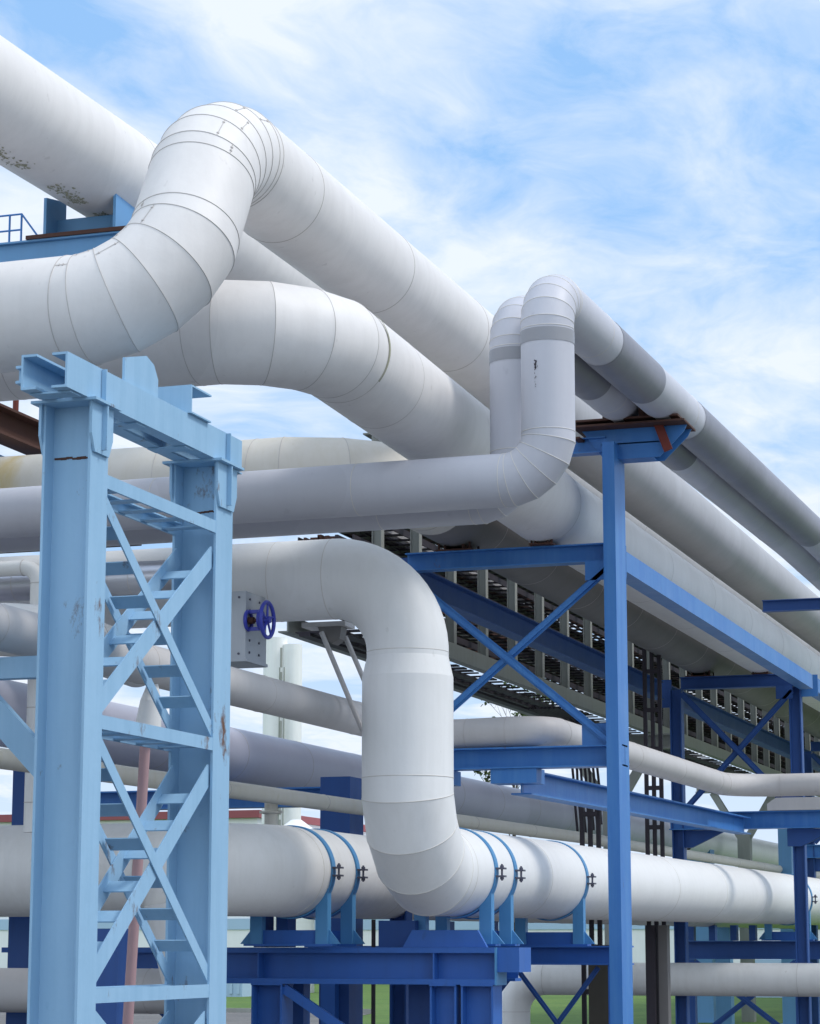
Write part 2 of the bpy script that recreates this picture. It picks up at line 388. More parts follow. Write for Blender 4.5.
# --- A
XA, ZA, YA = -9.05, 2.54, 22.1
PA = thing('pipeline', 'low off-white pipe left of the swan-neck, bending behind it under two blue straps', 'pipe', (XA, YA, 2.1))
pipeline(PA, [((-34, YA, ZA), 0), ((XA, YA, ZA), 1.0), ((XA, FAR, ZA + .25), 0)], .46, 'offwhite', 'bead', 1.7, 4, False, .004, .014, 60, 1.0)
mb = MB(); mb.cyl((-9.62, 22.0, 2.2), (-9.55, 22.0, 1.25), .42, .24, 32); mb.build('drain_cone', M['offwhite'], PA)
mb = MB(); mb.cyl((-9.55, 22.0, 1.25), (-9.55, 22.0, .02), .22, .22, 32); mb.build('drain_pipe', M['offwhite'], PA)

# --- C pipes
C1 = thing('pipeline', 'slim dusty grey pipe that jogs sideways on the middle blue beam', 'pipe', (-7, 26.4, 4.0))
pipeline(C1, [((-8.55, 4, 4.12), 0), ((-8.55, 26.35, 4.17), .5), ((-7.12, 26.35, 4.2), .45), ((-7.12, 37.3, 4.24), .8), ((30, 37.3, 4.28), 0)], .175, 'dull', 'seam', 2.7, 5, False, .003, .008, 40, 1.0)
C2 = thing('pipeline', 'lilac-grey clad pipe running low behind the swan-neck riser', 'pipe', (-11.8, 24, 3.8))
pipeline(C2, [((-12, 2, 4.15), 0), ((-11.5, FAR, 4.35), 0)], .35, 'purple', 'seam', 2.3, 5, False, .003, .01, 60, 1.0)
mb = MB(); sweep(mb, [(-11.705, 55, 4.233), (-11.5, FAR, 4.35)], [.356, .356], False); mb.build('cladding_band', M['clean'], C2)
C3 = thing('pipeline', 'thin cream pipe above the strapped low pipe, with a short branch dropping into it', 'pipe', (-9.9, 24, 3.4))
pipeline(C3, [((-10.0, 2, 3.27), 0), ((-9.65, 38, 3.50), 60), ((-9.4, FAR, 3.65), 0)], .09, 'cream', 'seam', 2.9, 5, False, .004, .01, 60, 1.0)
mb = MB(); mb.cyl((-9.93, 25.0, 3.36), (-9.93, 25.0, 2.7), .075, n=24); mb.torus((-9.93, 25.0, 3.25), (0, 0, 1), .085, .018); mb.box(-10.06, -9.80, 24.97, 25.03, 3.24, 3.27); mb.build('branch', M['cream'], C3)

# low far pipe on the right and its vertical leg
LR = thing('pipeline', 'pale pipe crossing near the grass at lower right, rising from a vertical leg', 'pipe', (-11.4, 40, 0))
pipeline(LR, [((-11.42, 40, -.3), 0), ((-11.42, 40, 1.24), .55), ((30, 40, 1.22), 0)], .27, 'offwhite', 'seam', 3.3, 5, False, .003, .008, 60, 1.0)
LL = thing('pipeline', 'dusty pale pipe crossing at the very bottom left behind the tower', 'pipe', (-12, 22.6, 1.1))
pipeline(LL, [((-34, 22.7, 1.34), 0), ((-9.9, 22.7, 1.34), 0)], .225, 'dull', 'seam', 2.1, 5, False, .003, .01)
G2 = thing('pipeline', 'silver sheet-metal pipe with ring seams seen through the tower lacing', 'pipe', (-12, 21.2, 5.4))
pipeline(G2, [((-34, 21.15, 5.36), 0), ((-9.30, 21.15, 5.32), 0)], .165, 'metal', 'seam', .42, 5, False, .003, .008, 60, .2)
G3 = thing('pipeline', 'thin white pipe hooking downward at the left edge beside the tower', 'pipe', (-12, 22.9, 3))
pipeline(G3, [((-34, 20.6, 5.41), 0), ((-10.62, 20.6, 5.39), .16), ((-10.62, 20.6, 2.85), 0)], .075, 'offwhite', 'seam', .9, 5, False, .004, .01, 60, .3)
G4 = thing('pipeline', 'short fat white pipe end reaching in at the left edge', 'pipe', (-11.5, 19, 4.6))
pipeline(G4, [((-34, 19.9, 4.70), 0), ((-10.2, 19.9, 4.70), .6), ((-10.2, 22.0, 4.6), 0)], .25, 'offwhite', 'seam', 1.9, 5, False, .004, .01, 60, .3)

# ---------------------------------------------------------------- clamps on A and B
def clamp(px, py, pz, r, zbeam, label, group='blue strap clamps round the low pipes'):
    t = thing('pipe_clamp', label, 'clamp', (px, py, zbeam), group)
    mb = MB(); n = 64; w = .05; vs = []
    for i in range(n):
        a = 2 * PI * i / n
        for rr_, yy in ((r + .002, -w), (r + .018, -w), (r + .018, w), (r + .002, w)):
            vs.append((px + math.cos(a) * rr_, py + yy, pz + math.sin(a) * rr_))
    mb.add(vs, [(4 * i + j, 4 * ((i + 1) % n) + j, 4 * ((i + 1) % n) + (j + 1) % 4, 4 * i + (j + 1) % 4) for i in range(n) for j in range(4)])
    mb.build('strap', M['strap'], t)
    for s in (-1, 1):
        x = px + s * (r + .012)
        mb = MB()
        for dz in (-.04, .04): mb.box(min(x, x + s * .09), max(x, x + s * .09), py - .05, py + .05, pz + dz - .009, pz + dz + .009)
        mb.build('lug', M['bolt'], t)
        mb = MB(); mb.cyl((x + s * .055, py, pz - .085), (x + s * .055, py, pz + .085), .011, n=10)
        for dz in (-.062, .06): mb.cyl((x + s * .055, py, pz + dz - .011), (x + s * .055, py, pz + dz + .011), .023, n=6)
        mb.build('bolt', M['bolt'], t)
        xf = px + s * (r - .10)
        mb = MB(); mb.box(xf - .065, xf + .065, py - .055, py + .055, zbeam + .02, pz - math.sqrt(max(r * r - (r - .035) ** 2, .01)) + .02)
        mb.prism([(xf + s * .065, zbeam + .02), (xf + s * .19, zbeam + .02), (xf + s * .065, zbeam + .17)], py - .012, py + .012, 'Y')
        mb.build('foot', M['strap'], t)
    mb = MB(); mb.box(px - r - .02, px + r + .02, py - .09, py + .09, zbeam, zbeam + .02); mb.box(px - r + .16, px + r - .16, py - .015, py + .015, zbeam + .02, zbeam + .16)
    mb.build('base_plate', M['low'], t)
    return t
clamp(XA, 23.35, ZA, .46, 1.79, 'blue strap clamp on the left low pipe, the one nearer the tower')
clamp(XA, 24.10, ZA, .46, 1.79, 'blue strap clamp on the left low pipe, the one nearer the swan-neck')
clamp(XB, 24.12, ZB, .455, 1.79, 'first blue strap clamp just right of the swan-neck elbow')
clamp(XB, 24.85, ZB, .455, 1.79, 'second blue strap clamp right of the swan-neck elbow')
clamp(XB, 27.95, ZB + .015, .455, 1.79, 'blue strap clamp on the low pipe just before the tall blue post')
clamp(XB + .02, 44.6, ZB + .085, .455, 1.88, 'blue strap clamp on the low pipe at the right edge of the photo')

# ---------------------------------------------------------------- pale blue tower
TW = thing('pipe_support_tower', 'pale blue laced steel tower carrying the S-bend pipe at the left', 'steel tower', (-7.7, 16.5, 0))
xr, xl = -7.45, -7.83
ztop = 5.905
def leg(y0, y1):
    mb = MB()
    for x in (xr, xl): mb.box(x - .02, x, y0, y1, 0, 5.63) if x == xr else mb.box(x, x + .02, y0, y1, 0, 5.63)
    ym = (y0 + y1) / 2; mb.box(xl + .02, xr - .02, ym - .01, ym + .01, 0, 5.63)
    mb.build('leg', M['tower'], TW)
    mb = MB()   # cap: end plate and flared gussets
    mb.box(xl - .07, xr + .07, y0 - .07, y1 + .07, 5.63, 5.65)
    for x in (xr + .002, xl - .022):
        mb.prism([(y0 - .03, 5.63), (y1 + .03, 5.63), (y1 + .03, 5.40), (y1 - .03, 5.27), (y0 + .03, 5.27), (y0 - .03, 5.40)], x, x + .02, 'X')
    mb.box(xr + .022, xr + .062, ym - .01, ym + .01, 5.30, 5.63)
    mb.build('leg_cap', M['tower'], TW)
    rn = random.Random(int(y0 * 10)); mb = MB(); x = xl + .03
    while x < xr - .04:
        w = rn.uniform(.02, .05); zz = 5.255 + rn.uniform(-.006, .006); mb.box(x, x + w + .002, ym - .014, ym - .01, zz - rn.uniform(.004, .012), zz + rn.uniform(.004, .01)); x += w
    mb.box(xl + .03, xr - .03, ym - .013, ym - .0105, 5.252, 5.258); mb.build('weld_seam', M['rusty'], TW)
    mb = MB(); mb.box(xl - .1, xr + .1, y0 - .1, y1 + .1, .0, .03); mb.build('base_plate', M['tower'], TW)
leg(15.2, 15.49); leg(17.5, 17.84)
for x, k in ((-7.51, 'C'), (-7.75, 'D')):
    mb = MB(); mb.ibeam((x, 14.8, 5.7785), (x, 18.02, 5.7785), .12, .255, tf=.018, tw=.016, kind=k); mb.build('cap_beam', M['tower'], TW)
for y in (14.9, 16.0, 16.9, 17.92):
    mb = MB(); mb.box(-7.79, -7.47, y, y + .16, 5.637, 5.649); mb.build('tie_plate', M['tower'], TW)
for y in (15.35, 17.68):
    mb = MB(); mb.box(xr + .002, xr + .04, y, y + .014, 5.66, 5.9); mb.build('stiffener', M['tower'], TW)
# lacing, front and back planes
Hs = [(5.10, 15.49, 17.5), (3.36, 15.49, 17.5), (1.45, 15.49, 17.5)]
for z, a, b in Hs:
    mb = MB(); mb.obox((xr - .012, a - .05, z), (xr - .012, b + .05, z), .02, .10); mb.obox((xr - .05, a, z + .04), (xr - .05, b, z + .04), .06, .012)
    mb.build('lacing_bar', M['tower'], TW)
    mb = MB(); mb.obox((xl + .012, a - .05, z), (xl + .012, b + .05, z), .02, .10); mb.obox((xl + .05, a, z + .04), (xl + .05, b, z + .04), .06, .012)
    mb.build('lacing_bar', M['tower'], TW)
    for k in range(5):
        y = a + (k + .5) * (b - a) / 5; mb = MB(); mb.box(xl + .024, xr - .024, y - .06, y + .06, z - .04, z - .03); mb.build('batten', M['tower'], TW)
for (zt, zb_) in ((4.98, 3.46), (3.24, 1.56), (1.33, .2)):
    a, b = 15.46, 17.53
    for x, s in ((xr - .035, 1), (xl + .035, -1)):
        up = (1, 0, 0)
        mb = MB(); mb.obox((x + s * .012, a, zt), (x + s * .012, b, zb_), .10, .012, up); mb.build('diagonal', M['tower'], TW)
        mb = MB(); mb.obox((x - s * .004, a, zb_), (x - s * .004, b, zt - .10), .15, .012, up); mb.build('diagonal', M['tower'], TW)
    for za, zc_ in ((zb_, zt - .10), (zt, zb_)):   # battens tie the front and back diagonals into ladders
        dv_ = V((0, b - a, zc_ - za)).normalized()
        for t in (.14, .28, .42, .58, .72, .86):
            p = V((0, a + (b - a) * t, za + (zc_ - za) * t))
            mb = MB(); mb.obox(p + V((xl + .045, 0, 0)), p + V((xr - .045, 0, 0)), .13, .01, dv_.cross(V((1, 0, 0)))); mb.build('batten', M['tower'], TW)
# saddles on the cap beam
mb = MB()
mb.prism([(15.80, 5.908), (16.40, 5.908), (16.40, 6.06), (16.32, 6.16), (16.18, 6.20), (15.80, 6.10)], -7.50, -7.48, 'X')
mb.build('saddle', M['tower'], TW)
mb = MB(); mb.box(-8.0, -7.42, 16.9, 16.915, 5.908, 6.12); mb.box(-8.0, -7.42, 16.9, 17.30, 6.12, 6.134); mb.box(-8.0, -7.42, 16.915, 17.30, 5.908, 5.92); mb.box(-7.60, -7.586, 16.915, 17.285, 5.92, 6.12); mb.build('cross_beam', M['tower'], TW)
mb = MB(); mb.box(-8.1, -7.9, 17.0, 17.28, 6.136, 6.24); mb.build('saddle', M['dark'], TW)
mb = MB(); mb.ibeam((-7.98, 15.1, 5.83), (-7.82, 15.1, 5.83), .12, .13, kind='I'); mb.build('stub', M['tower'], TW)
# rail and brace running off to the left from the near leg
mb = MB(); mb.obox((-14, 15.9, 3.82), (-7.84, 15.9, 3.82), .12, .16); mb.build('rail', M['tower'], TW)
mb = MB(); mb.obox((-10.0, 15.95, 4.97), (-7.84, 15.95, 2.80), .08, .2); mb.build('brace', M['tower'], TW)

# pink hose with funnel behind lacing
PK = thing('drain_pipe', 'dusty pink pole with a pale funnel cap behind the tower lacing', 'drain pipe', (-8.7, 18.6, 0))
mb = MB(); mb.cyl((-8.75, 18.7, 0), (-8.58, 18.7, 3.58), .045, n=20); mb.build('pole', M['pink'], PK)
mb = MB(); mb.cyl((-8.57, 18.7, 3.56), (-8.54, 18.7, 3.85), .12, .09, 32); mb.cyl((-8.54, 18.7, 3.85), (-8.52, 18.7, 4.05), .09, .03, 32); mb.cyl((-8.575, 18.7, 3.5), (-8.57, 18.7, 3.56), .03, n=16); mb.build('funnel', M['offwhite'], PK)

# ---------------------------------------------------------------- main pipe rack (frames at Y 26.5, 40.5, 54.5)
def rack_frame(Y, label, first):
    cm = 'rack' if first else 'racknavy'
    R = thing('pipe_rack_frame', label, 'pipe rack', (-7.5, Y, 0), 'blue frames of the pipe rack')
    xR, xL = -6.2, -8.95
    if first:
        mb = MB(); mb.box(xR - .14, xR, Y - .5, Y, 0, 7.42); mb.build('column', M['rack'], R)
    else:
        xL = -8.68
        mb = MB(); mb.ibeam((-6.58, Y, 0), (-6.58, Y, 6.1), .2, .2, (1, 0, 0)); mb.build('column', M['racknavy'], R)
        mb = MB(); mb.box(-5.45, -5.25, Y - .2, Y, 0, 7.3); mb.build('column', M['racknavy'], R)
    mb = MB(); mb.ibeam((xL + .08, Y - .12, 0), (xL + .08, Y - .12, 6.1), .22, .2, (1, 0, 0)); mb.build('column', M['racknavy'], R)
    mb = MB(); mb.ibeam((xL + .16, Y - .12, 6.205), (xR - .14, Y - .12, 6.205), .2, .21, tf=.016); mb.build('beam', M[cm], R)
    mb = MB()
    if first: mb.ibeam((xL + .16, Y - .2, 3.885), (xR + .0, Y - .2, 3.885), .26, .24, tf=.018)
    else:
        mb.ibeam((xL - .05, Y - .2, 3.86), (-3.0, Y - .2, 3.86), .26, .29, tf=.018)
    mb.build('beam', M['rack'], R)
    if not first:
        for xa in (-8.52, -6.66):
            mb = MB(); mb.prism([(xa - .1, 3.71), (xa + .75, 3.71), (xa + .14, 3.42), (xa - .1, 3.42)], Y - .15, Y - .05, 'Y'); mb.build('bracket', M['racknavy'], R)
    # braces
    xRb = xR if first else -6.45
    for a, b, o in (((xL + .2, Y - .2, 4.05), (xRb - .16, Y - .2, 6.02), 0), ((xL + .2, Y - .28, 6.02), (xRb - .16, Y - .28, 4.05), 0)):
        mb = MB(); mb.ibeam(a, b, .05, .10, (0, -1, 0), tf=.012, tw=.012, kind='L'); mb.obox(a, b, .10, .012, (0, -1, 0)); mb.build('brace', M[cm], R)
    for g0, z0, z1 in ((.48, 4.01, 4.25), (.42, 5.88, 6.1)):
        mb = MB(); mb.box(xRb - g0, xRb - .14, Y - .25, Y - .235, z0, z1); mb.build('gusset', M[cm], R)
    # head: cantilever beam carrying the twins
    mb = MB()
    if first: mb.ibeam((-7.5, Y - .25, 7.43), (xR - .14, Y - .25, 7.43), .18, .18, tf=.014)
    else: mb.ibeam((-7.05, Y - .25, 7.46), (-5.1, Y - .25, 7.46), .18, .19, tf=.014)
    mb.build('head_beam', M[cm], R)
    if not first: return R
    mb = MB(); mb.prism([(-6.62, 7.60), (-5.40, 7.60), (-5.44, 7.52), (-5.72, 7.25), (-6.36, 7.25)], Y - .30, Y - .284, 'Y')
    mb.prism([(-6.62, 7.60), (-5.40, 7.60), (-5.44, 7.52), (-5.72, 7.25), (-6.36, 7.25)], Y - .05, Y - .034, 'Y')
    mb.box(-6.4, -5.72, Y - .3, Y - .034, 7.42, 7.436); mb.box(-6.3, -5.8, Y - .284, Y - .05, 7.25, 7.262)
    mb.build('bracket', M['rack'], R)
    mb = MB()
    for zz, e in ((7.60, 0), (7.66, -.07)): mb.box(-6.68 + e * .5, -5.38 + e, Y - .55, Y + .1, zz, zz + .022)
    mb.box(-6.68, -6.60, Y - .5, Y + .05, 7.48, 7.50)
    for x in (-5.80, -6.22): mb.box(x - .11, x + .11, Y - .5, Y + .05, 7.682, 7.79)
    mb.build('sliding_plate', M['rusty'], R)
    mb = MB(); mb.obox((-5.72, Y - .35, 7.62), (-5.60, Y - .38, 7.30), .10, .03, (0, 1, 0)); mb.build('stay_plate', M['redlead'], R)
    # lower props
    for xa, xb in ((-7.74, -7.2), (-8.5, -8.2)):
        mb = MB(); mb.box(xa, xb, Y - .3, Y + .05, 3.60, 3.763); mb.build('bearing_block', M['rack'], R)
    return R
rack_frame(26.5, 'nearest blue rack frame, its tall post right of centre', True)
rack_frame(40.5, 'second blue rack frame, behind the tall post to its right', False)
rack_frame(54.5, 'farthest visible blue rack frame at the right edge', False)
def lbeam(label, x, z, w, h, y0, y1, mat, cat='steel beam'):
    t = thing('longitudinal_beam', label, cat, (x, y0, z), 'long beams joining the rack frames')
    mb = MB(); mb.ibeam((x, y0, z), (x, y1, z), w, h, tf=.018, tw=.014); mb.build('girder', M[mat], t)
    mb = MB(); mb.box(x - w / 2 - .02, x + w / 2, y0 - .02, y0 - .003, z - h / 2 - .08, z + h / 2 + .1); mb.build('end_plate', M[mat], t)
    return t
for k in range(3):
    y0 = 26.53 + 14 * k; y1 = y0 + 13.44
    # web is boxed: the face to the right shows plain
    t = thing('longitudinal_beam', ['bright blue long beam running right from the tall post, under the white pipe', 'bright blue long beam beyond the second frame', 'bright blue long beam beyond the third frame'][k], 'steel beam', (-6.25, y0, 6.1), 'long beams joining the rack frames')
    mb = MB(); mb.box(-6.22, -6.20, y0, y1, 6.0, 6.235); mb.box(-6.42, -6.22, y0, y1, 6.0, 6.015); mb.box(-6.42, -6.22, y0, y1, 6.22, 6.235); mb.build('girder', M['rack'], t)
    mb = MB(); mb.box(-6.6, -6.2, y0 - .02, y0 - .004, 5.93, 6.3); mb.build('end_plate', M['rack'], t)
    lbeam(['deep blue long beam behind the upper cross brace, left side of the rack', 'deep blue long beam left side of the rack beyond the second frame', 'deep blue long beam left side of the rack, farthest bay'][k], -8.82, 6.05, .2, .30, y0 + .03, y1, 'racknavy')
t = thing('longitudinal_beam', 'mid-level blue long beam passing under the slim pipe from the tall post', 'steel beam', (-7.4, 26.8, 3.6), 'long beams joining the rack frames')
mb = MB(); mb.ibeam((-7.45, 26.45, 3.625), (-7.45, 40.15, 3.76), .24, .28, tf=.018); mb.build('girder', M['rack'], t)
SD = thing('saddle_block', 'small grey saddle block on the blue cross beam at the right edge', 'support block', (-6.5, 40.3, 4.01))
mb = MB(); mb.prism([(-7.05, 4.01), (-5.95, 4.01), (-5.95, 4.16), (-6.1, 4.22), (-6.9, 4.22), (-7.05, 4.12)], 40.15, 40.5, 'Y'); mb.build('block', M['dull'], SD)

# ---------------------------------------------------------------- low stands for A and B
def xbrace(R, x0, x1, y, z0, z1, mat, w=.09):
    for a, b, dy in (((x0, y, z0), (x1, y, z1), 0), ((x0, y - .03, z1), (x1, y - .03, z0), 0)):
        mb = MB(); mb.obox(a, b, w, .012, (0, -1, 0)); mb.obox(a, b, .012, .05, (0, -1, 0)); mb.build('brace', M[mat], R)
LB = thing('low_pipe_stand', 'wide blue stand with a deep beam under the swan-neck and left low pipe', 'steel stand', (-8.5, 23.8, 0), 'low blue stands under the strapped pipes')
mb = MB(); mb.ibeam((-12.5, 23.8, 1.59), (-6.95, 23.8, 1.59), .34, .37, tf=.055, tw=.02); mb.build('beam', M['low'], LB)
for x in (-9.52, -7.60):
    mb = MB(); mb.box(x - .008, x + .008, 23.64, 23.79, 1.46, 1.72); mb.build('stiffener', M['low'], LB)
mb = MB(); mb.box(-6.95, -6.70, 23.66, 24.1, 1.53, 1.775); mb.build('end_box', M['low'], LB)
mb = MB(); mb.box(-6.95, -6.93, 23.63, 24.0, 1.40, 1.775); mb.build('end_plate', M['strap'], LB)
for x, w in ((-9.42, .17), (-7.50, .14), (-7.14, .17)):
    mb = MB(); mb.box(x - w, x - w + .02, 23.64, 23.96, 0, 1.39); mb.box(x + w - .02, x + w, 23.64, 23.96, 0, 1.39); mb.box(x - w + .02, x + w - .02, 23.79, 23.81, 0, 1.39); mb.box(x - w, x + w, 23.62, 23.98, 1.39, 1.405); mb.build('post', M['low'], LB)
mb = MB(); mb.ibeam((-12.5, 24.5, 1.60), (-6.95, 24.5, 1.60), .24, .34, tf=.03); mb.build('beam', M['low'], LB)
for x in (-9.42, -8.0):
    mb = MB(); mb.box(x - .12, x + .12, 24.4, 24.6, 0, 1.43); mb.build('post', M['racknavy'], LB)
mb = MB(); mb.obox((-9.25, 23.7, 1.36), (-7.55, 23.7, .30), .10, .05, (0, -1, 0)); mb.build('brace', M['low'], LB)
mb = MB(); mb.obox((-9.6, 23.9, .2), (-11.0, 23.9, 1.36), .10, .05, (0, -1, 0)); mb.build('brace', M['racknavy'], LB)
# steel boxes under the pipes on the beam
for b in ((-9.58, -9.45, 23.66, 23.9, 1.777, 2.1), (-9.33, -9.2, 23.66, 23.9, 1.777, 2.1), (-8.30, -7.9, 23.95, 24.3, 1.777, 2.05), (-9.447, -9.333, 23.7, 23.85, 1.777, 1.86)):
    mb = MB(); mb.box(*b); mb.build('saddle', M['racknavy'], LB)
mb = MB(); mb.prism([(-7.95, 1.777), (-7.05, 1.777), (-7.15, 1.95), (-7.85, 1.95)], 23.70, 23.75, 'Y'); mb.build('saddle', M['low'], LB)
LB2 = thing('low_pipe_stand', 'blue stand with crossed braces just left of the foot of the tall post', 'steel stand', (-7.5, 27.95, 0), 'low blue stands under the strapped pipes')
mb = MB(); mb.ibeam((-10.6, 27.95, 1.68), (-6.55, 27.95, 1.68), .26, .22, tf=.018); mb.build('beam', M['low'], LB2)
xbrace(LB2, -7.95, -6.95, 27.95, .25, 1.54, 'racknavy', .06); xbrace(LB2, -9.0, -7.95, 28.0, .25, 1.54, 'racknavy', .06)
for x in (-6.72, -10.3):
    mb = MB(); mb.box(x - .09, x + .09, 27.85, 28.05, 0, 1.568); mb.build('post', M['low'], LB2)
for x0, x1 in ((-8.35, -8.2), (-9.5, -9.3), (-8.9, -8.75)):
    mb = MB(); mb.box(x0, x1, 27.85, 28.05, 1.792, 2.08); mb.build('saddle', M['racknavy'], LB2)
LB3 = thing('low_pipe_stand', 'dark blue stand with crossed braces in front of the grass at lower right', 'steel stand', (-7.9, 44.6, 0), 'low blue stands under the strapped pipes')
mb = MB(); mb.ibeam((-9.45, 44.6, 1.71), (-3.5, 44.6, 1.71), .3, .33, tf=.02); mb.build('beam', M['racknavy'], LB3)
for x in (-9.36, -7.25, -4.9):
    mb = MB(); mb.box(x - .13, x + .13, 44.45, 44.65, 0, 1.54); mb.build('post', M['racknavy'], LB3)
xbrace(LB3, -9.2, -7.35, 44.40, .1, 1.5, 'racknavy', .1); xbrace(LB3, -7.15, -5.0, 44.40, .1, 1.5, 'racknavy', .1)
for x in (-9.3, -8.9, -8.5, -8.15, -6.6, -6.1):
    mb = MB(); mb.box(x - .06, x + .06, 44.5, 44.7, 1.878, 2.16); mb.build('saddle', M['racknavy'], LB3)

# individual posts further back
def post(name, label, x, y, w, d, z, mat, group='posts standing behind the low pipes', cap=True):
    t = thing(name, label, 'post', (x, y, 0), group)
    mb = MB(); mb.ibeam((x, y, 0), (x, y, z), d, w, (1, 0, 0), tf=.025, tw=.02)
    mb.build('shaft', M[mat], t)
    mb = MB(); mb.box(x - w / 2 - .04, x + w / 2 + .04, y - d / 2 - .04, y + d / 2 + .04, z + .002, z + .03); mb.build('cap_plate', M[mat], t)
    return t
def boxpost(label, x0, x1, y0, y1, z, mat, group='posts standing behind the low pipes'):
    t = thing('steel_post', label, 'post', ((x0 + x1) / 2, (y0 + y1) / 2, 0), group)
    mb = MB(); mb.box(x0, x1, y0, y1, 0, z); mb.build('shaft', M[mat], t)
    mb = MB(); mb.box(x0 - .05, x1 + .05, y0 - .05, y1 + .05, 0, .03); mb.build('base_plate', M[mat], t)
    return t
boxpost('dark blue square post rising behind the thin cream pipe left of the swan-neck', -10.47, -10.08, 28, 28.5, 3.85, 'racknavy')
boxpost('dark blue post standing behind the swan-neck foot, between the two low stands', -9.53, -9.26, 28, 28.35, 2.0, 'racknavy')
boxpost('navy post at the far left edge, left of the tower', -12.25, -11.86, 23.3, 23.6, 3.75, 'racknavy')
boxpost('dark blue post seen through the lacing near the tower foot', -10.05, -9.65, 20.5, 20.8, 1.95, 'racknavy')
boxpost('dull brown post left of the tall blue post foot', -8.35, -8.02, 33, 33.3, 1.8, 'brown')
boxpost('grey-brown post right of the tall blue post foot', -8.20, -8.06, 36.8, 37.0, 2.1, 'dusky')
boxpost('dark post beside the grey-brown one, right of the tall blue post', -8.38, -8.24, 36.7, 36.9, 2.1, 'dark')
boxpost('pale blue post before the grass at lower right', -9.35, -9.05, 47, 47.3, 2.4, 'faded')
boxpost('short blue post top showing behind the long low pipe at right', -12.2, -11.4, 57.0, 57.5, 4.25, 'faded')
boxpost('pale blue post showing under the slim pipe at right', -9.6, -9.3, 56, 56.3, 5.0, 'faded')
boxpost('thin dark conduit post between the stand legs', -9.62, -9.58, 27.5, 27.54, 2.1, 'dark')
XBm = thing('cross_beam', 'blue cross beam under the lilac-grey pipe, left of the square post', 'steel beam', (-12, 28.2, 3.7))
mb = MB(); mb.ibeam((-14.5, 28.25, 3.62), (-10.47, 28.25, 3.62), .24, .24); mb.build('girder', M['rack'], XBm)
mb = MB(); mb.box(-14.2, -13.95, 28.15, 28.35, 0, 3.5); mb.build('leg', M['faded'], XBm)
# lattice columns (dark red)
def lattice(label, x, y, z0, z1, w=.24):
    t = thing('lattice_mast', label, 'lattice mast', (x, y, 0), 'dark lattice masts beside the tall post')
    for sx in (-1, 0, 1):
        mb = MB(); mb.box(x + sx * w / 2 - .03, x + sx * w / 2 + .03, y - .03, y + .03, 0, z1); mb.build('rail', M['dark'], t)
    z = .5
    while z < z1 - .1:
        mb = MB(); mb.box(x - w / 2, x + w / 2, y - .045, y - .031, z, z + .07); z += .62
        mb.build('rung', M['dark'], t)
    return t
lattice('dark ladder-like mast right of the tall post, crossing the gallery', -8.40, 37.6, 0, 6.7)
lattice('dark ladder-like mast left of the tall post, above the low pipe', -8.42, 33.5, 0, 3.9)

# ---------------------------------------------------------------- cable gallery
GA = thing('cable_gallery', 'long grey gallery full of dark cable trays behind the blue rack', 'cable gallery', (-10.6, 40, 5.7))
gy0, gy1, gx0, gx1 = 28.6, 105, -11.15, -10.0
mb = MB()
mb.box(gx0, gx1, gy0, gy0 + .02, 5.86, 5.87)
for x in (gx1, gx0):
    mbx = MB(); mbx.ibeam((x - .07, gy0, 5.87), (x - .07, gy1, 5.87), .14, .22, tf=.02, tw=.02, kind='C'); mbx.build('bottom_girder', M['concrete'], GA)
    mbx = MB(); mbx.ibeam((x - .07, gy0, 8.2), (x - .07, gy1, 8.2), .14, .22, tf=.02, tw=.02, kind='C'); mbx.build('top_girder', M['concrete'], GA)
y = gy0 + .4; k = 0
while y < gy1 and k < 49:
    mb = MB(); mb.ibeam((gx1 - .07, y, 5.98), (gx1 - .07, y, 8.09), .12, .13, (1, 0, 0), tf=.012, tw=.012); mb.build('gallery_post', M['concrete'], GA)
    y += 1.58; k += 1
rnd = random.Random(5)
mb = MB(); y = gy0
while y < gy1:
    mb.box(gx0 + .1, gx1 - .16, y, y + rnd.uniform(.05, .20), 5.74, 5.76); y += rnd.uniform(.34, .46)
mb.box(gx0 + .15, gx0 + .3, gy0, gy1, 5.70, 5.738); mb.box(gx1 - .5, gx1 - .35, gy0, gy1, 5.70, 5.738); mb.box(-10.75, -10.68, gy0, gy1, 5.70, 5.738)
mb.build('floor_grating', M['dark'], GA)
for lv, z in enumerate((6.12, 6.50, 6.9, 7.3, 7.7)):
    mb = MB()
    for x in (gx0 + .12, -10.75, gx1 - .28): mb.box(x, x + .02, gy0, gy1, z, z + .09)
    y = gy0 + lv * .1
    while y < gy1: mb.box(gx0 + .14, gx1 - .28, y, y + .09, z, z + .02); y += .42
    mb.build('cable_tray', M['dark'], GA)
    mb = MB(); x = gx0 + .16
    while x < gx1 - .35:
        w = rnd.uniform(.03, .10)
        ya = gy0
        while ya < gy1:
            yb = ya + rnd.uniform(4, 11)
            if rnd.random() < .80: mb.box(x, x + w, ya, min(yb, gy1), z + .022, z + .022 + rnd.uniform(.03, .09), rnd.choice((0, 0, 0, 1, 1, 2)))
            ya = yb
        x += w + rnd.choice((.004, .01, .03, .06))
    mb.build('cables', [M['dark'], M['rusty'], M['dull']], GA)
mb = MB()
for q in range(7):   # cables looping down off the tray
    x = -10.30 - q * .07; pts = []
    for k in range(13):
        a = k / 12 * PI / 2; R_ = 1.5 - q * .03 + rnd.uniform(-.03, .03); pts.append((x, 40.2 + R_ * math.sin(a), 5.69 - R_ * (1 - math.cos(a))))
    pts.insert(0, (x, 38.6, 5.69)); pts.append((x + .02, 41.7, 3.9 - q * .05))
    for a, b in zip(pts[:-1], pts[1:]): mb.cyl(a, b, .024, n=7)
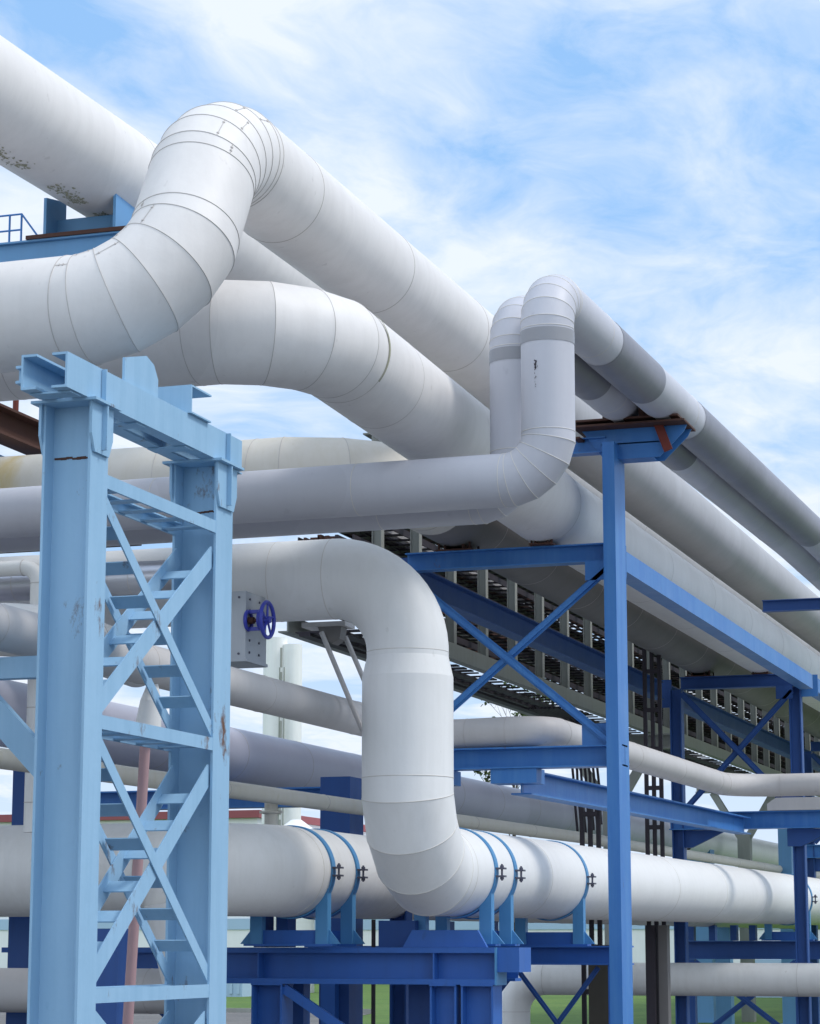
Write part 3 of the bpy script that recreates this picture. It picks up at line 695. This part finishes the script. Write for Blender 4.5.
for k in range(2, 12, 3):
    a = k / 12 * PI / 2; mb.box(-10.8, -10.24, 40.2 + 1.5 * math.sin(a) - .02, 40.2 + 1.5 * math.sin(a) + .02, 5.66 - 1.5 * (1 - math.cos(a)), 5.70 - 1.5 * (1 - math.cos(a)))
mb.build('hanging_cables', M['dark'], GA)
def trestle(label, y, zt):
    t = thing('gallery_trestle', label, 'trestle', (-10.9, y, 0), 'grey trestles under the cable gallery')
    mb = MB(); mb.ibeam((-11.9, y, zt - .14), (-9.55, y, zt - .14), .3, .28, tf=.03, tw=.03); mb.build('head_beam', M['concrete'], t)
    for s in (-1, 1):
        mb = MB(); mb.obox((-10.75 + s * .75, y, zt - .28), (-10.75 + s * .10, y, zt - 1.35), .16, .16, (0, 1, 0)); mb.build('strut', M['concrete'], t)
    mb = MB(); mb.box(-10.9, -10.6, y - .15, y + .15, 0, zt - 1.3); mb.build('pier', M['concrete'], t)
trestle('grey trestle head under the gallery just right of the tall post', 44.5, 5.72)
trestle('grey trestle head under the gallery further right, under the crossed braces', 58, 5.72)

# struts and bracket under the swan-neck's level part
SB = thing('strut_bracket', 'weathered grey bracket with two thin struts under the swan-neck shoulder', 'bracket', (-8.5, 23.2, 4.9))
mb = MB(); mb.box(-8.84, -8.36, 23.05, 23.35, 5.035, 5.085); mb.build('bracket_box', M['dull'], SB)
mb = MB(); mb.prism([(-8.66, 5.033), (-8.40, 5.033), (-8.42, 4.90), (-8.50, 4.85), (-8.62, 4.93)], 23.05, 23.22, 'Y'); mb.build('hinge_plate', M['dusky'], SB)
for a, b in (((-8.60, 23.0, 4.97), (-8.05, 23.0, 3.72)), ((-8.44, 23.28, 4.95), (-7.92, 23.28, 3.80))):
    mb = MB(); mb.cyl(a, b, .026, n=12); mb.build('strut', M['dull'], SB)

# valve box + handwheel
VB = thing('valve', 'grey insulated valve box with a violet-blue spoked handwheel beside the tower', 'valve', (-9.3, 21.9, 4.6))
mb = MB(); mb.box(-9.60, -8.93, 21.75, 22.3, 4.54, 5.24); mb.box(-9.62, -8.91, 21.73, 22.3, 4.542, 4.57); mb.build('valve_box', M['valvegrey'], VB)
mb = MB()
for z in (4.64, 4.76, 5.06, 5.17):
    for y in (21.85, 22.1): mb.cyl((-8.93, y, z), (-8.92, y, z), .012, n=8)
for x in (-9.5, -9.25, -9.0):
    for z in (4.62, 5.18): mb.cyl((x, 21.75, z), (x, 21.74, z), .012, n=8)
mb.build('rivets', M['bolt'], VB)
wc = V((-8.72, 21.8, 4.95))
mb = MB(); mb.torus(wc, (1, 0, 0), .175, .02, 40, 10, 0)
hub = mb.cyl(wc + V((-.03, 0, 0)), wc + V((.03, 0, 0)), .035, n=20)
for k in range(5):
    a = 2 * PI * k / 5 + .3; mb.cyl(wc, wc + V((0, math.cos(a), math.sin(a))) * .17, .013, .011, 10)
mb.build('handwheel', M['wheel'], VB)
mb = MB(); mb.cyl((-8.93, 21.8, 4.95), wc, .018, n=12); mb.cyl((-8.92, 21.8, 4.95), (-8.86, 21.8, 4.95), .035, n=12); mb.build('stem', M['rusty'], VB)
mb = MB()
for s in (-1, 1): mb.box(-8.93, -8.78, 21.78, 21.82, 4.95 + s * .085 - .018, 4.95 + s * .085 + .018)
mb.torus((-8.92, 21.8, 4.95), (1, 0, 0), .09, .02, 24, 8); mb.cyl((-8.80, 21.8, 4.95), (-8.775, 21.8, 4.95), .10, n=20); mb.build('yoke', M['wheel'], VB)

# ---------------------------------------------------------------- platform and saddle under the fat pipe (upper left)
PL = thing('service_platform', 'blue service beam with handrail and saddle carrying the moss-streaked pipe', 'platform', (-9.8, 19, 7.5))
mb = MB(); mb.box(-14.5, -9.0, 20.45, 20.75, 8.20, 8.60); mb.build('beam', M['faded'], PL)
mb = MB(); mb.box(-14.5, -9.0, 20.40, 20.85, 8.602, 8.62); mb.build('deck', M['faded'], PL)
mb = MB(); mb.box(-10.75, -9.6, 20.38, 20.88, 8.622, 8.66); mb.build('rust_plate', M['rusty'], PL)
mb = MB(); mb.box(-10.55, -9.83, 20.66, 20.68, 8.66, 8.88); mb.build('saddle', M['faded'], PL)
mb = MB(); mb.prism([(20.42, 8.66), (20.85, 8.66), (20.85, 9.12), (20.42, 9.04)], -10.58, -10.55, 'X'); mb.build('saddle', M['faded'], PL)
mb = MB(); mb.prism([(20.42, 8.66), (20.85, 8.66), (20.85, 9.08), (20.42, 9.08)], -9.83, -9.80, 'X'); mb.build('saddle', M['faded'], PL)
mb = MB()
for z in (8.74, 8.90): mb.cyl((-14.5, 20.42, z), (-10.82, 20.42, z), .010, n=8)
for x in (-14.2, -13.3, -12.4, -11.5, -11.12, -10.95, -10.82): mb.cyl((x, 20.42, 8.62), (x, 20.42, 8.90), .011, n=8)
mb.cyl((-10.82, 20.42, 8.90), (-10.64, 20.42, 8.66), .010, n=8)
mb.build('handrail', M['rack'], PL)
mb = MB(); mb.box(-13.95, -13.65, 20.45, 20.75, 0, 8.2); mb.build('post', M['faded'], PL)

# rusty beam and dark tray at left edge
RB = thing('rusty_beam', 'rust-brown steel beam poking out from behind the tower head at the left edge', 'steel beam', (-14, 24, 8))
mb = MB(); mb.ibeam((-12.85, 20, 7.64), (-12.85, 25.9, 7.64), .3, .34, tf=.03); mb.build('girder', M['rusty'], RB)
mb = MB(); mb.cyl((-12.8, 24.15, 7.79), (-12.8, 24.15, 8.3), .035, n=12); mb.build('red_pin', M['redlead'], RB)
BB = thing('blue_beam', 'faded blue beam tip just under the rust-brown beam at the left edge', 'steel beam', (-13, 25, 7))
mb = MB(); mb.box(-13.3, -13.0, 22, 26.2, 7.15, 7.35); mb.build('girder', M['faded'], BB)
mb = MB(); mb.box(-13.34, -12.96, 26.2, 26.22, 7.1, 7.4); mb.build('end_plate', M['faded'], BB)
DT = thing('cable_tray', 'dark cable tray between the grey pipes and thin white pipe at the left edge', 'cable tray', (-13, 23, 6))
mb = MB(); mb.box(-24, -10.6, 22.6, 22.9, 5.96, 6.0); mb.box(-24, -10.6, 22.58, 22.6, 5.96, 6.1); mb.build('tray', M['dark'], DT)
mb = MB()
for k in range(5): mb.cyl((-24, 22.64 + k * .05, 6.03), (-10.6, 22.64 + k * .05, 6.03), .024, n=8)
mb.build('cables', M['rusty'], DT)

# ---------------------------------------------------------------- surroundings
def sheet(name, x0, x1, y0, y1, z, mat):
    mb = MB(); mb.add([(x0, y0, z), (x1, y0, z), (x1, y1, z), (x0, y1, z)], [(0, 1, 2, 3)])
    o = mb.build(name, M[mat]); o['kind'] = 'structure'; return o
sheet('ground', -3000, 3000, -3000, 3000, 0, 'grass')
sheet('gravel_bed', -60, 90, -70, 45, .004, 'gravel')
# road crossing behind, skewed as in the photo
mb = MB()
mb.add([(-90, 58, .008), (-21.5, 61.5, .008), (-19, 49, .008), (-90, 48, .008)], [(0, 1, 2, 3)])
rd = mb.build('road', M['asphalt']); rd['kind'] = 'structure'
mb = MB()
pts = [(-90, 58), (-21.5, 61.5)]
for a, b in zip(pts[:-1], pts[1:]): mb.obox((a[0], a[1] + .08, .06), (b[0], b[1] + .08, .06), .16, .12)
kb = mb.build('kerb', M['concrete']); kb['kind'] = 'structure'

def hall(label, x0, x1, y0, y1, h, bands, nwin, mat='wall', door=True, fascia='wallred'):
    t = thing('industrial_hall', label, 'building', ((x0 + x1) / 2, y0, 0), 'long low halls beyond the road')
    mb = MB(); mb.box(x0, x1, y0, y1, 0, h); mb.build('wall', M[mat], t)
    mb = MB(); mb.box(x0 - .2, x1 + .2, y0 - .25, y1 + .2, h + .003, h + .35); mb.build('roof', M[fascia], t)
    mb = MB(); mb.box(x0, x1, y0 - .06, y0 - .003, 2.5, 3.0); mb.build('stripe', M['wallblue'], t)
    for k in range(nwin):
        x = x0 + (k + .5) * (x1 - x0) / nwin
        mb = MB(); mb.box(x - 1.3, x + 1.3, y0 - .05, y0 - .004, h * .62, h * .62 + 1.0); w = mb.build('window', M['wallblue'], t)
        mb = MB(); mb.box(x - 1.2, x + 1.2, y0 - .07, y0 - .053, h * .62 + .08, h * .62 + .92); mb.build('pane', M['glass'], w)
    return t
hall('white hall with a red roof edge behind the low pipes at left', -75, -42, 104, 120, 7.6, 1, 5)
hall('lower white hall with a blue stripe behind the stand legs', -41, -14, 108, 122, 4.7, 1, 5, fascia='wall')
hall('distant pale hall seen under the platform at right', -13, 30, 125, 140, 7.2, 1, 6, fascia='wallred')
# white silos behind handwheel
SL = thing('storage_silo', 'tall white double silo standing far behind the handwheel', 'silo', (-35, 92, 0))
for x, r_, h in ((-36.42, .5, 14.3), (-35.66, .40, 14.0)):
    mb = MB(); mb.cyl((x, 92, 0), (x, 92, h), r_, n=40)
    mb.build('shell', M['clean'], SL)
mb = MB()
for z in range(1, 14): mb.box(-35.9, -35.84, 91.2, 91.3, z, z + .8)
mb.cyl((-35.95, 91.3, 0), (-35.95, 91.3, 13), .03, n=6); mb.cyl((-35.75, 91.3, 0), (-35.75, 91.3, 13), .03, n=6); mb.build('ladder', M['concrete'], SL)
for i, (x, lbl) in enumerate(((-33.9, 'short white tank behind the thin cream pipe branch'), (-32.0, 'short white tank right of the branch, beside the square post'))):
    t = thing('storage_tank', lbl, 'tank', (x, 88, 0), 'short white tanks')
    mb = MB(); mb.cyl((x, 88, 0), (x, 88, 6.2), .75, n=36); mb.cyl((x, 88, 6.2), (x, 88, 6.6), .75, .2, 36); mb.build('shell', M['clean'], t)
    mb = MB(); mb.torus((x, 88, 5), (0, 0, 1), .76, .03); mb.torus((x, 88, 3), (0, 0, 1), .76, .03); mb.build('hoop', M['concrete'], t)
# small site clutter in the gaps
CT = thing('container', 'small pale blue container on the grass behind the stand legs', 'container', (-33.5, 80, 0))
mb = MB(); mb.box(-34.4, -32.8, 80, 82, 0, 1.5); mb.build('body', M['wallblue'], CT)
mb = MB()
for k in range(6): mb.box(-34.35 + k * .27, -34.25 + k * .27, 79.95, 79.997, .1, 1.4)
mb.build('ribs', M['wallblue'], CT)
CT2 = thing('container', 'blue container with a red end on the grass at lower right', 'container', (-12.5, 85, 0))
mb = MB(); mb.box(-15.5, -12.2, 85, 87, 0, 1.3); mb.build('body', M['wallblue'], CT2)
mb = MB(); mb.box(-12.2, -11.5, 85, 87, 0, 1.35); mb.build('door', M['redlead'], CT2)
# bare tree
def tree(label, x, y, h, seed):
    rnd = random.Random(seed); t = thing('bare_tree', label, 'tree', (x, y, 0), 'sparse trees far behind')
    mb = MB(); mb.cyl((x, y, 0), (x, y, h * .75), .10, .03, 10); mb.build('trunk', M['bark'], t)
    mb = MB(); lf = MB()
    def br(p, d, L, r, n):
        q = p + d * L; mb.cyl(p, q, r, r * .6, 5, caps=False)
        if n == 0:
            for _ in range(3):
                c = q + V((rnd.uniform(-.15, .15), rnd.uniform(-.15, .15), rnd.uniform(-.1, .15))); a = V((rnd.uniform(-1, 1), rnd.uniform(-1, 1), rnd.uniform(-1, 1))).normalized() * .07; b = a.orthogonal().normalized() * .05
                lf.add([c - a, c - b, c + a, c + b], [(0, 1, 2, 3)])
            return
        for _ in range(3):
            dd = (d + V((rnd.uniform(-.8, .8), rnd.uniform(-.8, .8), rnd.uniform(-.1, .6)))).normalized(); br(q, dd, L * rnd.uniform(.6, .85), r * .6, n - 1)
    for k in range(4): br(V((x, y, h * (.5 + .07 * k))), V((rnd.uniform(-.5, .5), rnd.uniform(-.5, .5), 1)).normalized(), h * .11, .022, 4)
    mb.build('branches', M['bark'], t); lf.build('crown', M['leaf'], t)
tree('sparse tree top showing above the slim grey pipe, left of the tall post', -17.1, 60, 8.2, 3)

# ---------------------------------------------------------------- light, sky, camera
SUN_AZ = 76      # degrees from +Y towards +X
SUN_EL = 52
az, el = math.radians(SUN_AZ), math.radians(SUN_EL)
sv = V((math.sin(az) * math.cos(el), math.cos(az) * math.cos(el), math.sin(el)))
sl = bpy.data.lights.new('sun', 'SUN'); sl.energy = 1.5; sl.angle = math.radians(12); sl.color = (1, .955, .89)
so = bpy.data.objects.new('sun', sl); COL.objects.link(so); so.rotation_euler = sv.to_track_quat('Z', 'Y').to_euler(); so.location = (20, 0, 30)

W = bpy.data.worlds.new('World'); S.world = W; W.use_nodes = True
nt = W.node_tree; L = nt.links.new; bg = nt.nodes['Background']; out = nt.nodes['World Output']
sky = nt.nodes.new('ShaderNodeTexSky'); sky.sky_type = 'NISHITA'; sky.sun_disc = False
sky.sun_elevation = el; sky.sun_rotation = az; sky.air_density = 1.0; sky.dust_density = .8; sky.ozone_density = 1.5
tc = nt.nodes.new('ShaderNodeTexCoord')
# cirrus laid on a plane overhead: direction / height
sep = nt.nodes.new('ShaderNodeSeparateXYZ'); L(tc.outputs['Generated'], sep.inputs[0])
zc = N(nt, 'ShaderNodeMath', operation='MAXIMUM', i_1=.03); L(sep.outputs[2], zc.inputs[0])
zz = N(nt, 'ShaderNodeMath', operation='ADD', i_1=.10); L(zc.outputs[0], zz.inputs[0])
cx = N(nt, 'ShaderNodeMath', operation='DIVIDE'); L(sep.outputs[0], cx.inputs[0]); L(zz.outputs[0], cx.inputs[1])
cy = N(nt, 'ShaderNodeMath', operation='DIVIDE'); L(sep.outputs[1], cy.inputs[0]); L(zz.outputs[0], cy.inputs[1])
cb = nt.nodes.new('ShaderNodeCombineXYZ'); L(cx.outputs[0], cb.inputs[0]); L(cy.outputs[0], cb.inputs[1])
mp = nt.nodes.new('ShaderNodeMapping'); mp.inputs['Rotation'].default_value = (0, 0, math.radians(-28)); mp.inputs['Scale'].default_value = (1.5, 1.15, 1); mp.inputs['Location'].default_value = (3.1, 1.7, 0)
L(cb.outputs[0], mp.inputs[0])
warp = N(nt, 'ShaderNodeTexNoise', i_Scale=1.4, i_Detail=3.); L(mp.outputs[0], warp.inputs['Vector'])
wa = nt.nodes.new('ShaderNodeVectorMath'); wa.operation = 'SCALE'; wa.inputs['Scale'].default_value = .7; L(warp.outputs['Color'], wa.inputs[0])
wb = nt.nodes.new('ShaderNodeVectorMath'); wb.operation = 'ADD'; L(mp.outputs[0], wb.inputs[0]); L(wa.outputs[0], wb.inputs[1])
n1 = N(nt, 'ShaderNodeTexNoise', i_Scale=1.9, i_Detail=10., i_Roughness=.60); L(wb.outputs[0], n1.inputs['Vector'])
mask = ramp(nt, n1.outputs['Fac'], [(.35, g(0.10)), (.465, g(.50)), (.60, g(.96))])
hz = N(nt, 'ShaderNodeMapRange', i_1=.0, i_2=.22, i_3=.8, i_4=0.); L(sep.outputs[2], hz.inputs[0])
mx = N(nt, 'ShaderNodeMath', operation='MAXIMUM'); L(mask, mx.inputs[0]); L(hz.outputs[0], mx.inputs[1])
skys = mixc(nt, 1.0, sky.outputs[0], (.125, .125, .125), 'MULTIPLY')
skyb = mixc(nt, .8, skys, (.20, .44, .80))
tot = mixc(nt, mx.outputs[0], skyb, (.69, .745, .83))
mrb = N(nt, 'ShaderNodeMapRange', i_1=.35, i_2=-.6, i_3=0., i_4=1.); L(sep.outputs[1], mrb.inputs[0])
rear_fill = mixc(nt, mrb.outputs[0], (1.0, 1.0, 1.0), (1.78, 1.66, 1.52))  # sky behind the camera brightened and warmed, added fill for shaded sides
vm = nt.nodes.new('ShaderNodeVectorMath'); vm.operation = 'MULTIPLY'; L(tot, vm.inputs[0]); L(rear_fill, vm.inputs[1])
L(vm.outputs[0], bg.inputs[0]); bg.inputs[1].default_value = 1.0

cam = bpy.data.cameras.new('camera'); co = bpy.data.objects.new('camera', cam); COL.objects.link(co)
cam.sensor_fit = 'HORIZONTAL'; cam.sensor_width = 36; cam.lens = 36 * 2400 / 820; cam.clip_end = 5000; cam.clip_start = .1
co.location = (0, 0, 1.8); co.rotation_euler = (math.radians(90 + 10.227), 0, math.radians(18.373))
S.camera = co
vs_ = S.view_settings; vs_.view_transform = 'Standard'; vs_.look = 'None'; vs_.exposure = .38; vs_.gamma = 1
S.render.engine = 'CYCLES'
for o in bpy.data.objects:
    if '_o' in o: del o['_o']
